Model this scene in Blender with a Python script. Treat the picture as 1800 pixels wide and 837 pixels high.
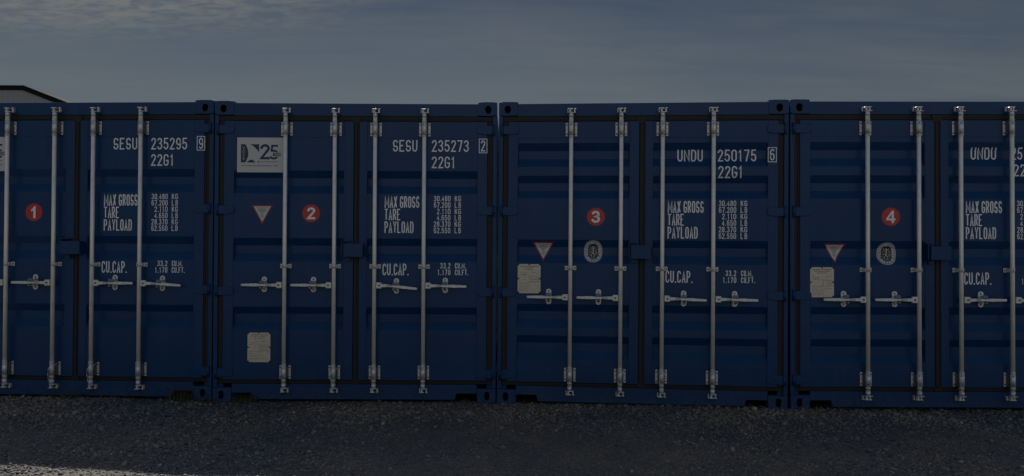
import bpy, bmesh, math, random
import numpy as np
from mathutils import Vector, Matrix, noise

for o in list(bpy.data.objects):
    bpy.data.objects.remove(o)
S = bpy.context.scene
COL = S.collection
PI = math.pi

# ------------------------------------------------------------ camera, light
cam_d = bpy.data.cameras.new("camera")
cam = bpy.data.objects.new("camera", cam_d)
COL.objects.link(cam)
F_PX = 1500.0
cam_d.sensor_fit = 'HORIZONTAL'
cam_d.sensor_width = 36.0
cam_d.lens = F_PX / 1800.0 * 36.0
cam_d.shift_y = (421.94 - 418.5) / 1800.0
cam_d.clip_start = 0.05
cam_d.clip_end = 6000
cam.matrix_world = (Matrix.Translation((1.3521, -7.3584, 1.3146))
                    @ Matrix.Rotation(PI / 2 + 0.0119, 4, 'X')
                    @ Matrix.Rotation(0.0052, 4, 'Z'))
S.camera = cam

SUN_EL = math.radians(48.1)
SUN_ROT = math.radians(-12)           # azimuth, clockwise from +Y
sun_d = bpy.data.lights.new("sun", 'SUN')
sun_d.energy = 5.0
sun_d.angle = math.radians(0.53)
sun_d.color = (1.0, 0.91, 0.80)
sun = bpy.data.objects.new("sun", sun_d)
COL.objects.link(sun)
sdir = Vector((math.sin(SUN_ROT) * math.cos(SUN_EL), math.cos(SUN_ROT) * math.cos(SUN_EL), math.sin(SUN_EL)))
sun.rotation_euler = sdir.to_track_quat('Z', 'Y').to_euler()
sun.location = (0, 10, 20)

W = bpy.data.worlds.new("World")
S.world = W
W.use_nodes = True
nt = W.node_tree
nt.nodes.clear()


def N(t, ty, **kw):
    n = t.nodes.new(ty)
    for k, v in kw.items():
        if k in n.inputs:
            n.inputs[k].default_value = v
        else:
            setattr(n, k, v)
    return n


def ramp(t, fac, stops, interp='LINEAR'):
    r = t.nodes.new('ShaderNodeValToRGB')
    r.color_ramp.interpolation = interp
    e = r.color_ramp.elements
    while len(e) < len(stops):
        e.new(0.5)
    for i, (p, c) in enumerate(stops):
        e[i].position = p
        if not isinstance(c, (tuple, list)):
            c = (c, c, c)
        e[i].color = (*c, 1)
    t.links.new(fac, r.inputs[0])
    return r.outputs[0]


def math_n(t, op, a, b=None, clamp=False):
    n = t.nodes.new('ShaderNodeMath')
    n.operation = op
    n.use_clamp = clamp
    for i, v in enumerate((a, b)):
        if v is None:
            continue
        if isinstance(v, (int, float)):
            n.inputs[i].default_value = v
        else:
            t.links.new(v, n.inputs[i])
    return n.outputs[0]


def mixc(t, fac, a, b, mode='MIX'):
    n = t.nodes.new('ShaderNodeMix')
    n.data_type = 'RGBA'
    n.blend_type = mode
    for s, v in (('Factor', fac), ('A', a), ('B', b)):
        k = {'Factor': 0, 'A': 6, 'B': 7}[s]
        if isinstance(v, (int, float)):
            n.inputs[k].default_value = v
        elif isinstance(v, tuple):
            n.inputs[k].default_value = (*v, 1)
        else:
            t.links.new(v, n.inputs[k])
    return n.outputs[2]


sky = N(nt, 'ShaderNodeTexSky', sky_type='NISHITA', sun_disc=False, sun_elevation=SUN_EL, sun_rotation=SUN_ROT,
        altitude=50.0, air_density=1.0, dust_density=0.4, ozone_density=1.2)
tc = N(nt, 'ShaderNodeTexCoord')
sep = N(nt, 'ShaderNodeSeparateXYZ')
nt.links.new(tc.outputs['Generated'], sep.inputs[0])
zz = math_n(nt, 'ADD', math_n(nt, 'MAXIMUM', sep.outputs[2], 0.0), 0.10)
cx_ = math_n(nt, 'DIVIDE', sep.outputs[0], zz)
cy_ = math_n(nt, 'DIVIDE', sep.outputs[1], zz)
cmb = N(nt, 'ShaderNodeCombineXYZ')
nt.links.new(cx_, cmb.inputs[0]); nt.links.new(cy_, cmb.inputs[1])
mp = N(nt, 'ShaderNodeMapping')
mp.inputs['Scale'].default_value = (1.0, 1.7, 1)
mp.inputs['Rotation'].default_value = (0, 0, 0.5)
nt.links.new(cmb.outputs[0], mp.inputs[0])
n1 = N(nt, 'ShaderNodeTexNoise', Scale=0.75, Detail=9.0, Roughness=0.62, Distortion=0.6)
nt.links.new(mp.outputs[0], n1.inputs['Vector'])
n2 = N(nt, 'ShaderNodeTexNoise', Scale=12.0, Detail=7.0, Roughness=0.62, Distortion=0.35)
nt.links.new(mp.outputs[0], n2.inputs['Vector'])
veil = ramp(nt, n1.outputs[0], [(0.38, 0.0), (0.75, 1.0)])
fine = ramp(nt, n2.outputs[0], [(0.40, 0.25), (0.60, 1.0)])
# a denser bank of mottled cloud high to the left
ln = math_n(nt, 'MULTIPLY', math_n(nt, 'ADD', math_n(nt, 'MULTIPLY', sep.outputs[0], -1.0), -0.10), 3.2, clamp=True)
hn = math_n(nt, 'MULTIPLY', math_n(nt, 'ADD', math_n(nt, 'ADD', sep.outputs[2], math_n(nt, 'MULTIPLY', sep.outputs[0], -0.10)), -0.250), 20.0, clamp=True)
n3 = N(nt, 'ShaderNodeTexNoise', Scale=2.4, Detail=5.0, Roughness=0.6)
nt.links.new(mp.outputs[0], n3.inputs['Vector'])
bank = math_n(nt, 'MULTIPLY', math_n(nt, 'MULTIPLY', ln, hn), ramp(nt, n3.outputs[0], [(0.3, 0.65), (0.5, 1.0)]))
bank = math_n(nt, 'MULTIPLY', bank, fine)
mp2 = N(nt, 'ShaderNodeMapping')
mp2.inputs['Scale'].default_value = (0.9, 4.2, 1)
mp2.inputs['Rotation'].default_value = (0, 0, -0.42)
nt.links.new(cmb.outputs[0], mp2.inputs[0])
n4 = N(nt, 'ShaderNodeTexNoise', Scale=1.6, Detail=8.0, Roughness=0.6, Distortion=0.5)
nt.links.new(mp2.outputs[0], n4.inputs['Vector'])
streak = ramp(nt, n4.outputs[0], [(0.40, 0.0), (0.72, 0.55)])
veil = math_n(nt, 'ADD', veil, streak)
cf = math_n(nt, 'ADD', math_n(nt, 'MULTIPLY', veil, 0.30), math_n(nt, 'MULTIPLY', bank, 1.3), clamp=True)
# thin veil low down; unseen bright cloud overhead and behind is added below
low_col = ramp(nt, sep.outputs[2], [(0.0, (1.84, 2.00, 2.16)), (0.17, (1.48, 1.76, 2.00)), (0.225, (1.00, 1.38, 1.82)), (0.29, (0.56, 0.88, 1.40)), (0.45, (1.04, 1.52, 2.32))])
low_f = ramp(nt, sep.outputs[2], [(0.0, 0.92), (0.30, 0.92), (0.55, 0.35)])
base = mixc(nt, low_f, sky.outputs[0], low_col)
# unseen bright cloud added low behind the camera to light the container fronts
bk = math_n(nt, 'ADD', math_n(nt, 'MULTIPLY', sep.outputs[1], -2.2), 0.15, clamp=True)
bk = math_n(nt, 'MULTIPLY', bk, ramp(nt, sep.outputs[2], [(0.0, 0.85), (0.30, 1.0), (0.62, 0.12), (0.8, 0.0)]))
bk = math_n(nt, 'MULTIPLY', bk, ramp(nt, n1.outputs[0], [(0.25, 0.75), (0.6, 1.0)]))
bk = math_n(nt, 'MULTIPLY', bk, ramp(nt, math_n(nt, 'ADD', sep.outputs[0], 1.0), [(0.35, 0.25), (0.80, 1.0)]))  # added cloud dimmed at left so container 1 reflects less grey
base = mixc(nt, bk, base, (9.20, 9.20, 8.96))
# unseen bright cloud added high toward the sun to light the shaded ground
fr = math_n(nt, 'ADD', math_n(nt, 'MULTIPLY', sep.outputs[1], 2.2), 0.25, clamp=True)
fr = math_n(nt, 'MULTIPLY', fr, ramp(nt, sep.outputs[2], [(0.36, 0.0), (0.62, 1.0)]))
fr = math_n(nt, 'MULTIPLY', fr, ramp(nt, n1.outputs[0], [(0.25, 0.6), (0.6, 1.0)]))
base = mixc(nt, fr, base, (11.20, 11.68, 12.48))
rt = math_n(nt, 'MULTIPLY', math_n(nt, 'ADD', sep.outputs[0], 0.05), 0.55, clamp=True)
base = mixc(nt, rt, base, mixc(nt, 1.0, base, (0.25, 0.34, 0.52), 'MULTIPLY'))
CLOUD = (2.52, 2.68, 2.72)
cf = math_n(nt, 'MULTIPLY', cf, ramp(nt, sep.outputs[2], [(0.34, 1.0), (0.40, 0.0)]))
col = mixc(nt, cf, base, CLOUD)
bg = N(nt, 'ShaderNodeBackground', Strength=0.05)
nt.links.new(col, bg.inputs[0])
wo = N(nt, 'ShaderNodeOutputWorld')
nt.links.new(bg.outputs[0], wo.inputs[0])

S.view_settings.view_transform = 'Standard'
S.view_settings.look = 'None'
S.view_settings.gamma = 1.0
S.view_settings.use_curve_mapping = False
S.view_settings.exposure = 0.32
S.render.engine = 'CYCLES'


# ------------------------------------------------------------ materials
def new_mat(name):
    m = bpy.data.materials.new(name)
    m.use_nodes = True
    t = m.node_tree
    b = t.nodes['Principled BSDF']
    return m, t, b


def plain(name, col, rough=0.5, metal=0.0, spec=0.5, var=0.12, scale=30.0, bump=0.0):
    m, t, b = new_mat(name)
    tc = N(t, 'ShaderNodeTexCoord')
    n = N(t, 'ShaderNodeTexNoise', Scale=scale, Detail=5.0, Roughness=0.6)
    t.links.new(tc.outputs['Object'], n.inputs['Vector'])
    c = mixc(t, n.outputs[0], tuple(x * (1 - var) for x in col), tuple(min(1, x * (1 + var)) for x in col))
    t.links.new(c, b.inputs['Base Color'])
    b.inputs['Metallic'].default_value = metal
    b.inputs['Specular IOR Level'].default_value = spec
    r = math_n(t, 'ADD', math_n(t, 'MULTIPLY', n.outputs[0], 0.2), rough - 0.1)
    t.links.new(r, b.inputs['Roughness'])
    if bump:
        bn = N(t, 'ShaderNodeBump', Strength=bump, Distance=0.01)
        t.links.new(n.outputs[0], bn.inputs['Height'])
        t.links.new(bn.outputs[0], b.inputs['Normal'])
    return m


def paint_mat(name, col):
    m, t, b = new_mat(name)
    tc = N(t, 'ShaderNodeTexCoord')
    oi = N(t, 'ShaderNodeObjectInfo')
    g = N(t, 'ShaderNodeNewGeometry')
    # weather streaks running down, and a fine speckle
    mp = N(t, 'ShaderNodeMapping')
    mp.inputs['Scale'].default_value = (9, 9, 0.7)
    t.links.new(g.outputs['Position'], mp.inputs[0])
    st = N(t, 'ShaderNodeTexNoise', Scale=1.5, Detail=6.0, Roughness=0.65)
    t.links.new(mp.outputs[0], st.inputs['Vector'])
    ns = N(t, 'ShaderNodeTexNoise', Scale=2.2, Detail=7.0, Roughness=0.6)
    t.links.new(g.outputs['Position'], ns.inputs['Vector'])
    c = mixc(t, ramp(t, ns.outputs[0], [(0.3, 0.0), (0.7, 1.0)]), tuple(x * 0.90 for x in col), tuple(x * 1.12 for x in col))
    dust = mixc(t, math_n(t, 'MULTIPLY', ramp(t, st.outputs[0], [(0.5, 0.0), (0.85, 1.0)]), 0.10), c, (0.13, 0.12, 0.11))
    # dust splashed up from the gravel along the bottom
    sz = N(t, 'ShaderNodeSeparateXYZ')
    t.links.new(g.outputs['Position'], sz.inputs[0])
    low = math_n(t, 'MULTIPLY', math_n(t, 'SUBTRACT', 0.22, sz.outputs[2]), 4.0, clamp=True)
    sp = N(t, 'ShaderNodeTexNoise', Scale=42.0, Detail=4.0, Roughness=0.7)
    t.links.new(g.outputs['Position'], sp.inputs['Vector'])
    low = math_n(t, 'MULTIPLY', low, ramp(t, sp.outputs[0], [(0.42, 0.0), (0.75, 0.45)]))
    c2 = mixc(t, low, dust, (0.14, 0.125, 0.11))
    t.links.new(c2, b.inputs['Base Color'])
    r = math_n(t, 'ADD', math_n(t, 'MULTIPLY', ns.outputs[0], 0.16), 0.26)
    r = math_n(t, 'ADD', r, math_n(t, 'MULTIPLY', low, 0.6))
    t.links.new(r, b.inputs['Roughness'])
    b.inputs['Specular IOR Level'].default_value = 0.27
    bn = N(t, 'ShaderNodeBump', Strength=0.35, Distance=0.012)
    oc = N(t, 'ShaderNodeTexNoise', Scale=3.2, Detail=1.5, Roughness=0.4)
    t.links.new(g.outputs['Position'], oc.inputs['Vector'])
    fn = N(t, 'ShaderNodeTexNoise', Scale=160.0, Detail=2.0)
    t.links.new(g.outputs['Position'], fn.inputs['Vector'])
    hh = math_n(t, 'ADD', oc.outputs[0], math_n(t, 'MULTIPLY', fn.outputs[0], 0.012))
    t.links.new(hh, bn.inputs['Height'])
    t.links.new(bn.outputs[0], b.inputs['Normal'])
    return m


M_BLUE = paint_mat('blue_paint', (0.0028, 0.040, 0.126))
M_RUBBER = plain('black_rubber', (0.020, 0.018, 0.0155), 0.55, spec=0.3, var=0.35, scale=14)
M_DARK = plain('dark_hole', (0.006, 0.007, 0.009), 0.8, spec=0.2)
M_GALV = plain('galvanised_steel', (0.80, 0.78, 0.70), 0.45, metal=0.25, var=0.24, scale=14, bump=0.1)
M_GALV2 = plain('galvanised_fitting', (0.64, 0.64, 0.61), 0.40, metal=0.40, var=0.5, scale=55, bump=0.25)
M_RIVET = plain('dull_rivet', (0.07, 0.07, 0.07), 0.5, metal=0.5)
M_SLOT = plain('slot_shade', (0.10, 0.10, 0.10), 0.6, metal=0.4)  # dark web colour paints in the shade of the slots beside the barrel
M_WHITE = plain('white_lettering', (0.84, 0.85, 0.86), 0.5, var=0.06, scale=60)
M_SIGN = plain('white_sign_face', (0.54, 0.545, 0.53), 0.4, var=0.03)
M_NAVY = plain('navy_print', (0.008, 0.02, 0.075), 0.45)
M_RED = plain('red_vinyl', (0.50, 0.030, 0.025), 0.4, var=0.05)
M_TRIRED = plain('red_border', (0.30, 0.018, 0.035), 0.45)
M_TRIW = plain('decal_white', (0.55, 0.56, 0.54), 0.45, var=0.05)
M_PRINT = plain('dark_print', (0.02, 0.02, 0.022), 0.5)
M_GREENP = plain('green_print', (0.08, 0.17, 0.10), 0.5)
M_PLATE = plain('weathered_plate', (0.64, 0.57, 0.45), 0.5, metal=0.2, var=0.16, scale=38)
M_ENGR = plain('engraved_print', (0.09, 0.075, 0.055), 0.6)
M_SEALBLUE = plain('blue_plastic_catch', (0.10, 0.16, 0.30), 0.4)
M_FASCIA = plain('dark_fascia', (0.012, 0.013, 0.015), 0.9, spec=0.1)
M_ROOFM = plain('roof_sheet', (0.015, 0.016, 0.018), 0.9, spec=0.1)


# ------------------------------------------------------------ mesh helpers
def add_box(bm, x0, x1, y0, y1, z0, z1, bev=0.0, mi=0, seg=1):
    vs = [bm.verts.new((x, y, z)) for x in (x0, x1) for y in (y0, y1) for z in (z0, z1)]
    q = [(0, 1, 3, 2), (4, 6, 7, 5), (0, 4, 5, 1), (2, 3, 7, 6), (0, 2, 6, 4), (1, 5, 7, 3)]
    fs = [bm.faces.new([vs[i] for i in a]) for a in q]
    for f in fs:
        f.material_index = mi
    if bev > 0:
        es = list({e for f in fs for e in f.edges})
        r = bmesh.ops.bevel(bm, geom=es, offset=bev, segments=seg, affect='EDGES', profile=0.5)
        for f in r['faces']:
            f.material_index = mi
    return fs


def add_cyl(bm, p0, p1, r0, r1=None, n=16, mi=0, caps=True):
    r1 = r0 if r1 is None else r1
    p0 = Vector(p0); p1 = Vector(p1)
    d = (p1 - p0).normalized()
    a = d.orthogonal().normalized(); b = d.cross(a)
    c0, c1 = [], []
    for i in range(n):
        t = 2 * PI * i / n
        v = a * math.cos(t) + b * math.sin(t)
        c0.append(bm.verts.new(p0 + v * r0)); c1.append(bm.verts.new(p1 + v * r1))
    for i in range(n):
        f = bm.faces.new((c0[i], c0[(i + 1) % n], c1[(i + 1) % n], c1[i])); f.material_index = mi; f.smooth = True
    if caps:
        f = bm.faces.new(c0[::-1]); f.material_index = mi
        f = bm.faces.new(c1); f.material_index = mi


def add_tube(bm, pts, r, n=6, mi=0):
    for a, b in zip(pts[:-1], pts[1:]):
        add_cyl(bm, a, b, r, n=n, mi=mi)


def add_prism(bm, poly, y0, y1, mi=0, bev=0.0):
    """poly in (x,z), extruded from y0 (front, nearer camera) to y1."""
    a = [bm.verts.new((x, y0, z)) for x, z in poly]
    b = [bm.verts.new((x, y1, z)) for x, z in poly]
    n = len(poly)
    fs = [bm.faces.new(a), bm.faces.new(b[::-1])]
    for i in range(n):
        fs.append(bm.faces.new((a[i], b[i], b[(i + 1) % n], a[(i + 1) % n])))
    for f in fs:
        f.material_index = mi
    if bev > 0:
        es = list(fs[0].edges)
        r = bmesh.ops.bevel(bm, geom=es, offset=bev, segments=2, affect='EDGES', profile=0.5)
        for f in r['faces']:
            f.material_index = mi
    return fs


def plate_with_hole(bm, x0, x1, z0, z1, y0, y1, hole, cr=0.012, mi=0, mi_in=1, depth=0.05):
    """front plate with rounded corners and a hole; hole = list of (x,z) ccw, plus dark inside"""
    n = len(hole)
    hx = sum(p[0] for p in hole) / n; hz = sum(p[1] for p in hole) / n
    outer = []
    for (px, pz) in hole:
        ax, az = px - hx, pz - hz
        t = 1e9
        if ax > 1e-9: t = min(t, (x1 - hx) / ax)
        if ax < -1e-9: t = min(t, (x0 - hx) / ax)
        if az > 1e-9: t = min(t, (z1 - hz) / az)
        if az < -1e-9: t = min(t, (z0 - hz) / az)
        outer.append([hx + ax * t, hz + az * t])
    for (kx, kz) in ((x0, z0), (x0, z1), (x1, z0), (x1, z1)):
        i = min(range(n), key=lambda j: (outer[j][0] - kx) ** 2 + (outer[j][1] - kz) ** 2)
        outer[i] = [kx, kz]
    vo = [bm.verts.new((p[0], y0, p[1])) for p in outer]
    vi = [bm.verts.new((p[0], y0, p[1])) for p in hole]
    vd = [bm.verts.new((p[0], y0 + depth, p[1])) for p in hole]
    vb = [bm.verts.new((p[0], y1, p[1])) for p in outer]
    for i in range(n):
        j = (i + 1) % n
        f = bm.faces.new((vo[i], vo[j], vi[j], vi[i])); f.material_index = mi
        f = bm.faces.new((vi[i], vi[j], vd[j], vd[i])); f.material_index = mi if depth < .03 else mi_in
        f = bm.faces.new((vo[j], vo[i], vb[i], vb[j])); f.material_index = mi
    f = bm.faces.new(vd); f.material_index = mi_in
    f = bm.faces.new(vb); f.material_index = mi


def finish(bm, name, mats, sharp=True):
    bmesh.ops.recalc_face_normals(bm, faces=bm.faces)
    me = bpy.data.meshes.new(name)
    bm.to_mesh(me)
    bm.free()
    for m in (mats if isinstance(mats, (list, tuple)) else [mats]):
        me.materials.append(m)
    return me


CACHE = {}


def part(name, parent, key, build, mats, loc=(0, 0, 0), label=None):
    """a child object; meshes with the same key are shared"""
    if key not in CACHE:
        bm = bmesh.new()
        build(bm)
        CACHE[key] = finish(bm, name, mats)
    o = bpy.data.objects.new(name, CACHE[key])
    COL.objects.link(o)
    o.parent = parent
    o.location = loc
    if label:
        o['label'] = label
    return o


# ------------------------------------------------------------ stroke lettering
def arc(cx, cy, rx, ry, a0, a1, n=10):
    return [(cx + rx * math.cos(math.radians(a0 + (a1 - a0) * i / n)), cy + ry * math.sin(math.radians(a0 + (a1 - a0) * i / n)))
            for i in range(n + 1)]


G = {
    '0': [arc(.5, .78, .5, .22, 0, 180) + arc(.5, .22, .5, .22, 180, 360) + [(1, .78)]],
    '1': [[(.15, .82), (.55, 1), (.55, 0)]],
    '2': [arc(.5, .77, .48, .23, 170, -35) + [(.02, .0), (1, .0)]],
    '3': [arc(.47, .765, .47, .235, 160, -90) + arc(.47, .265, .53, .265, 90, -160)],
    '4': [[(.72, 0), (.72, .95), (.0, .27), (1.02, .27)]],
    '5': [[(.92, 1), (.12, 1), (.06, .52)] + arc(.48, .31, .52, .31, 130, -155)],
    '6': [arc(.5, .75, .48, .25, 35, 180) + arc(.5, .3, .5, .3, 180, 540, 16)],
    '7': [[(0, 1), (1, 1), (.38, 0)]],
    '8': [arc(.5, .765, .44, .235, -90, 270, 16), arc(.5, .265, .5, .265, 90, 450, 16)],
    '9': [arc(.5, .25, .48, .25, 215, 360) + arc(.5, .7, .5, .3, 0, 360, 16)],
    'A': [[(0, 0), (.5, 1), (1, 0)], [(.17, .3), (.83, .3)]],
    'B': [[(0, 0), (0, 1), (.55, 1)] + arc(.55, .77, .38, .23, 90, -90, 8) + [(.02, .54)], [(.55, .53)] + arc(.55, .265, .45, .265, 90, -90, 8) + [(.02, 0)]],
    'C': [arc(.5, .76, .5, .24, 10, 180) + arc(.5, .24, .5, .24, 180, 350)],
    'D': [[(0, 0), (0, 1), (.45, 1)] + arc(.45, .72, .55, .28, 90, 0, 6) + arc(.45, .28, .55, .28, 0, -90, 6) + [(0.02, 0)]],
    'E': [[(.95, 1), (0, 1), (0, 0), (.95, 0)], [(.02, .52), (.8, .52)]],
    'F': [[(.95, 1), (0, 1), (0, 0)], [(.02, .52), (.8, .52)]],
    'G': [arc(.5, .76, .5, .24, 10, 180) + arc(.5, .24, .5, .24, 180, 360) + [(1, .45), (.6, .45)]],
    'H': [[(0, 0), (0, 1)], [(1, 0), (1, 1)], [(.02, .5), (.98, .5)]],
    'I': [[(.5, 0), (.5, 1)]],
    'K': [[(0, 0), (0, 1)], [(.95, 1), (.05, .42)], [(.35, .6), (1, 0)]],
    'L': [[(0, 1), (0, 0), (.92, 0)]],
    'M': [[(0, 0), (0, 1), (.5, .22), (1, 1), (1, 0)]],
    'N': [[(0, 0), (0, 1), (1, 0), (1, 1)]],
    'O': [arc(.5, .76, .5, .24, 0, 180) + arc(.5, .24, .5, .24, 180, 360) + [(1, .76)]],
    'P': [[(0, 0), (0, 1), (.5, 1)] + arc(.5, .73, .5, .27, 90, -90, 8) + [(.02, .46)]],
    'Q': [arc(.5, .76, .5, .24, 0, 180) + arc(.5, .24, .5, .24, 180, 360) + [(1, .76)], [(.6, .25), (1, -.05)]],
    'R': [[(0, 0), (0, 1), (.5, 1)] + arc(.5, .74, .46, .26, 90, -90, 8) + [(.02, .48)], [(.5, .46), (1, 0)]],
    'S': [arc(.5, .755, .48, .245, 20, 190) + arc(.5, .5, .47, .10, 200, 270, 3)[1:2] + arc(.5, .25, .5, .25, 60, -170)],
    'T': [[(0, 1), (1, 1)], [(.5, .98), (.5, 0)]],
    'U': [[(0, 1)] + arc(.5, .26, .5, .26, 180, 360) + [(1, 1)]],
    'V': [[(0, 1), (.5, 0), (1, 1)]],
    'W': [[(0, 1), (.25, 0), (.5, .8), (.75, 0), (1, 1)]],
    'X': [[(0, 0), (1, 1)], [(0, 1), (1, 0)]],
    'Y': [[(0, 1), (.5, .45), (1, 1)], [(.5, .47), (.5, 0)]],
}
WID = {'.': .38, ' ': .40, 'I': .4, '1': .8, 'M': 1.42, 'W': 1.3, 'N': 1.08}


def ribbon(bm, pts, w, y, mi=0):
    P = [Vector((a, b)) for a, b in pts]
    Q = [P[0]]
    for p in P[1:]:
        if (p - Q[-1]).length > 1e-5:
            Q.append(p)
    P = Q
    if len(P) < 2:
        return
    closed = (P[0] - P[-1]).length < 1e-4
    L, R = [], []
    n = len(P)
    for i in range(n):
        if i == 0:
            d0 = (P[-1] - P[-2]).normalized() if closed else (P[1] - P[0]).normalized()
        else:
            d0 = (P[i] - P[i - 1]).normalized()
        if i == n - 1:
            d1 = (P[1] - P[0]).normalized() if closed else d0
        else:
            d1 = (P[i + 1] - P[i]).normalized()
        t = d0 + d1
        if t.length < 1e-3:
            t = d0.copy()
        t.normalize()
        nn = Vector((-t.y, t.x))
        c = max(0.5, abs(nn.dot(Vector((-d0.y, d0.x)))))
        L.append(P[i] + nn * (w / 2 / c)); R.append(P[i] - nn * (w / 2 / c))
    vl = [bm.verts.new((p.x, y, p.y)) for p in L]
    vr = [bm.verts.new((p.x, y, p.y)) for p in R]
    for i in range(n - 1):
        f = bm.faces.new((vl[i], vr[i], vr[i + 1], vl[i + 1])); f.material_index = mi


def text_w(s, h, asp, gap):
    return sum(WID.get(c, 1.0) * asp * h for c in s) + gap * h * (len(s) - 1)


def text(bm, s, x0, x1, z0, z1, stroke, y=0.0, mi=0, gap=0.22):
    """letters of s fitted into the box x0..x1, z0..z1"""
    h = z1 - z0
    units = sum(WID.get(c, 1.0) for c in s) + gap * (len(s) - 1)
    a = (x1 - x0) / units
    x = x0
    for k, c in enumerate(s):
        w = WID.get(c, 1.0) * a
        yy = y
        if c == '.':
            q = stroke * 1.15
            cxm = x + w / 2
            vs = [bm.verts.new((cxm + i * q / 2, yy, z0 + j)) for i, j in ((-1, 0), (1, 0), (1, q), (-1, q))]
            f = bm.faces.new(vs); f.material_index = mi
        elif c != ' ':
            for si, st in enumerate(G[c]):
                pts = [(x + stroke / 2 + px * (w - stroke), z0 + stroke / 2 + pz * (h - stroke)) for px, pz in st]
                # keep open ends reaching the box edge
                if len(pts) >= 2 and (pts[0][0] - pts[-1][0]) ** 2 + (pts[0][1] - pts[-1][1]) ** 2 > 1e-7:
                    for e, e2 in ((0, 1), (-1, -2)):
                        dx, dz = pts[e][0] - pts[e2][0], pts[e][1] - pts[e2][1]
                        l = math.hypot(dx, dz)
                        if l > 0 and si == 0:
                            pts[e] = (pts[e][0] + dx / l * stroke * .45, pts[e][1] + dz / l * stroke * .45)
                ribbon(bm, pts, stroke, yy - si * 0.00012, mi)
        x += w + gap * a


def poly(bm, pts, y, mi=0):
    f = bm.faces.new([bm.verts.new((a, y, b)) for a, b in pts])
    f.material_index = mi
    return f


# ------------------------------------------------------------ door profile
PANEL = 0.003        # panel sits this far behind the door frame
DEPTH = 0.036
CORR = {'A': [(1.993, 1.794), (1.409, 1.208), (0.817, 0.620)],
        'B': [(2.235, 2.031), (1.956, 1.759), (1.407, 1.205), (0.856, 0.652), (0.586, 0.385)]}


def depth_at(z, kind):
    for zt, zb in CORR[kind]:
        if zb <= z <= zt:
            h = (zt - zb)
            u = (zt - z) / h
            if u < 0.32: return PANEL + DEPTH * u / 0.32
            if u > 0.66: return PANEL + DEPTH * (1 - u) / 0.34
            return PANEL + DEPTH
    return PANEL


def breaks(kind):
    r = []
    for zt, zb in CORR[kind]:
        h = zt - zb
        r += [zt, zt - .32 * h, zt - .66 * h, zb]
    return r


def conform(bm, kind, off):
    zs = [v.co.z for v in bm.verts]
    lo, hi = min(zs), max(zs)
    for z in breaks(kind):
        if lo + 1e-4 < z < hi - 1e-4:
            g = bm.verts[:] + bm.edges[:] + bm.faces[:]
            bmesh.ops.bisect_plane(bm, geom=g, plane_co=(0, 0, z), plane_no=(0, 0, 1), dist=1e-6)
    for v in bm.verts:
        # frame stiles stay at the frame face
        inside = (PX0 < abs(v.co.x) < PX1)
        v.co.y = v.co.y + (depth_at(v.co.z, kind) if inside else 0.0) - off


HW, HH, LEN = 1.219, 2.591, 6.058
PX0, PX1 = 0.100, 1.050
PZ0, PZ1 = 0.322, 2.277
SEAM0, SEAM1 = -0.017, 0.031      # rubber seam between the doors
DZ0, DZ1 = 0.187, 2.420


def door_bm(side, kind):
    def f(bm):
        s = side
        xi = SEAM0 if s < 0 else SEAM1
        xo = s * 1.137
        a, b = min(xi, xo), max(xi, xo)
        pa, pb = (-PX1, -PX0) if s < 0 else (PX0, PX1)
        # stiles and rails
        add_box(bm, a, pa, 0, 0.045, DZ0, DZ1, 0.003)
        add_box(bm, pb, b, 0, 0.045, DZ0, DZ1, 0.003)
        add_box(bm, pa - .001, pb + .001, 0.0012, 0.045, PZ1, DZ1 - .001, 0.002)
        add_box(bm, pa - .001, pb + .001, 0.0012, 0.045, DZ0 + .001, PZ0, 0.002)
        # corrugated panel
        zs = sorted([PZ0, PZ1] + breaks(kind))
        e = 0.003
        rows = []
        for z in zs:
            y = depth_at(z, kind)
            rows.append([bm.verts.new((x, yy, z)) for x, yy in ((pa - .0005, min(y, PANEL + .0)), (pa + e, y), (pb - e, y), (pb + .0005, min(y, PANEL)))])
        for r0, r1 in zip(rows[:-1], rows[1:]):
            for i in range(3):
                bm.faces.new((r0[i], r0[i + 1], r1[i + 1], r1[i]))
    return f


def header_bm(bm):
    x = HW - 0.160
    add_box(bm, -x, x, 0.004, 0.07, 2.467, 2.575, 0.0015)
    add_box(bm, -x, x, 0.0305, 0.12, 2.420, 2.4665, 0)


def sill_bm(bm):
    x = HW - 0.164
    pk0, pk1, zt = 0.866, 1.036, 0.080
    z0, z1 = 0.022, 0.152
    # outline with the two fork pockets
    P = [(-x, z1), (-x, z0 + .03), (-x + .006, zt), (-pk0 - .012, zt), (-pk0, z0), (pk0, z0), (pk0 + .012, zt), (x - .006, zt), (x, z0 + .03), (x, z1)]
    add_prism(bm, P[::-1], 0.003, 0.11, bev=0.003)
    add_box(bm, -HW + .05, HW - .05, 0.028, 0.14, 0.1525, 0.19, 0)


def pocket_bm(bm):
    for s in (-1, 1):
        a, b = sorted((s * 0.85, s * 1.05))
        add_box(bm, a, b, 0.16, 0.2, 0.0, 0.10, 0)


def post_bm(s):
    def f(bm):
        a, b = sorted((s * HW, s * 1.181))
        add_box(bm, a, b, 0.0, 0.06, 0.119, 2.472, 0.006, seg=2)
        a, b = sorted((s * (HW - .003), s * 1.14))
        add_box(bm, a, b, 0.034, 0.15, 0.12, 2.471, 0)
    return f


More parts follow.
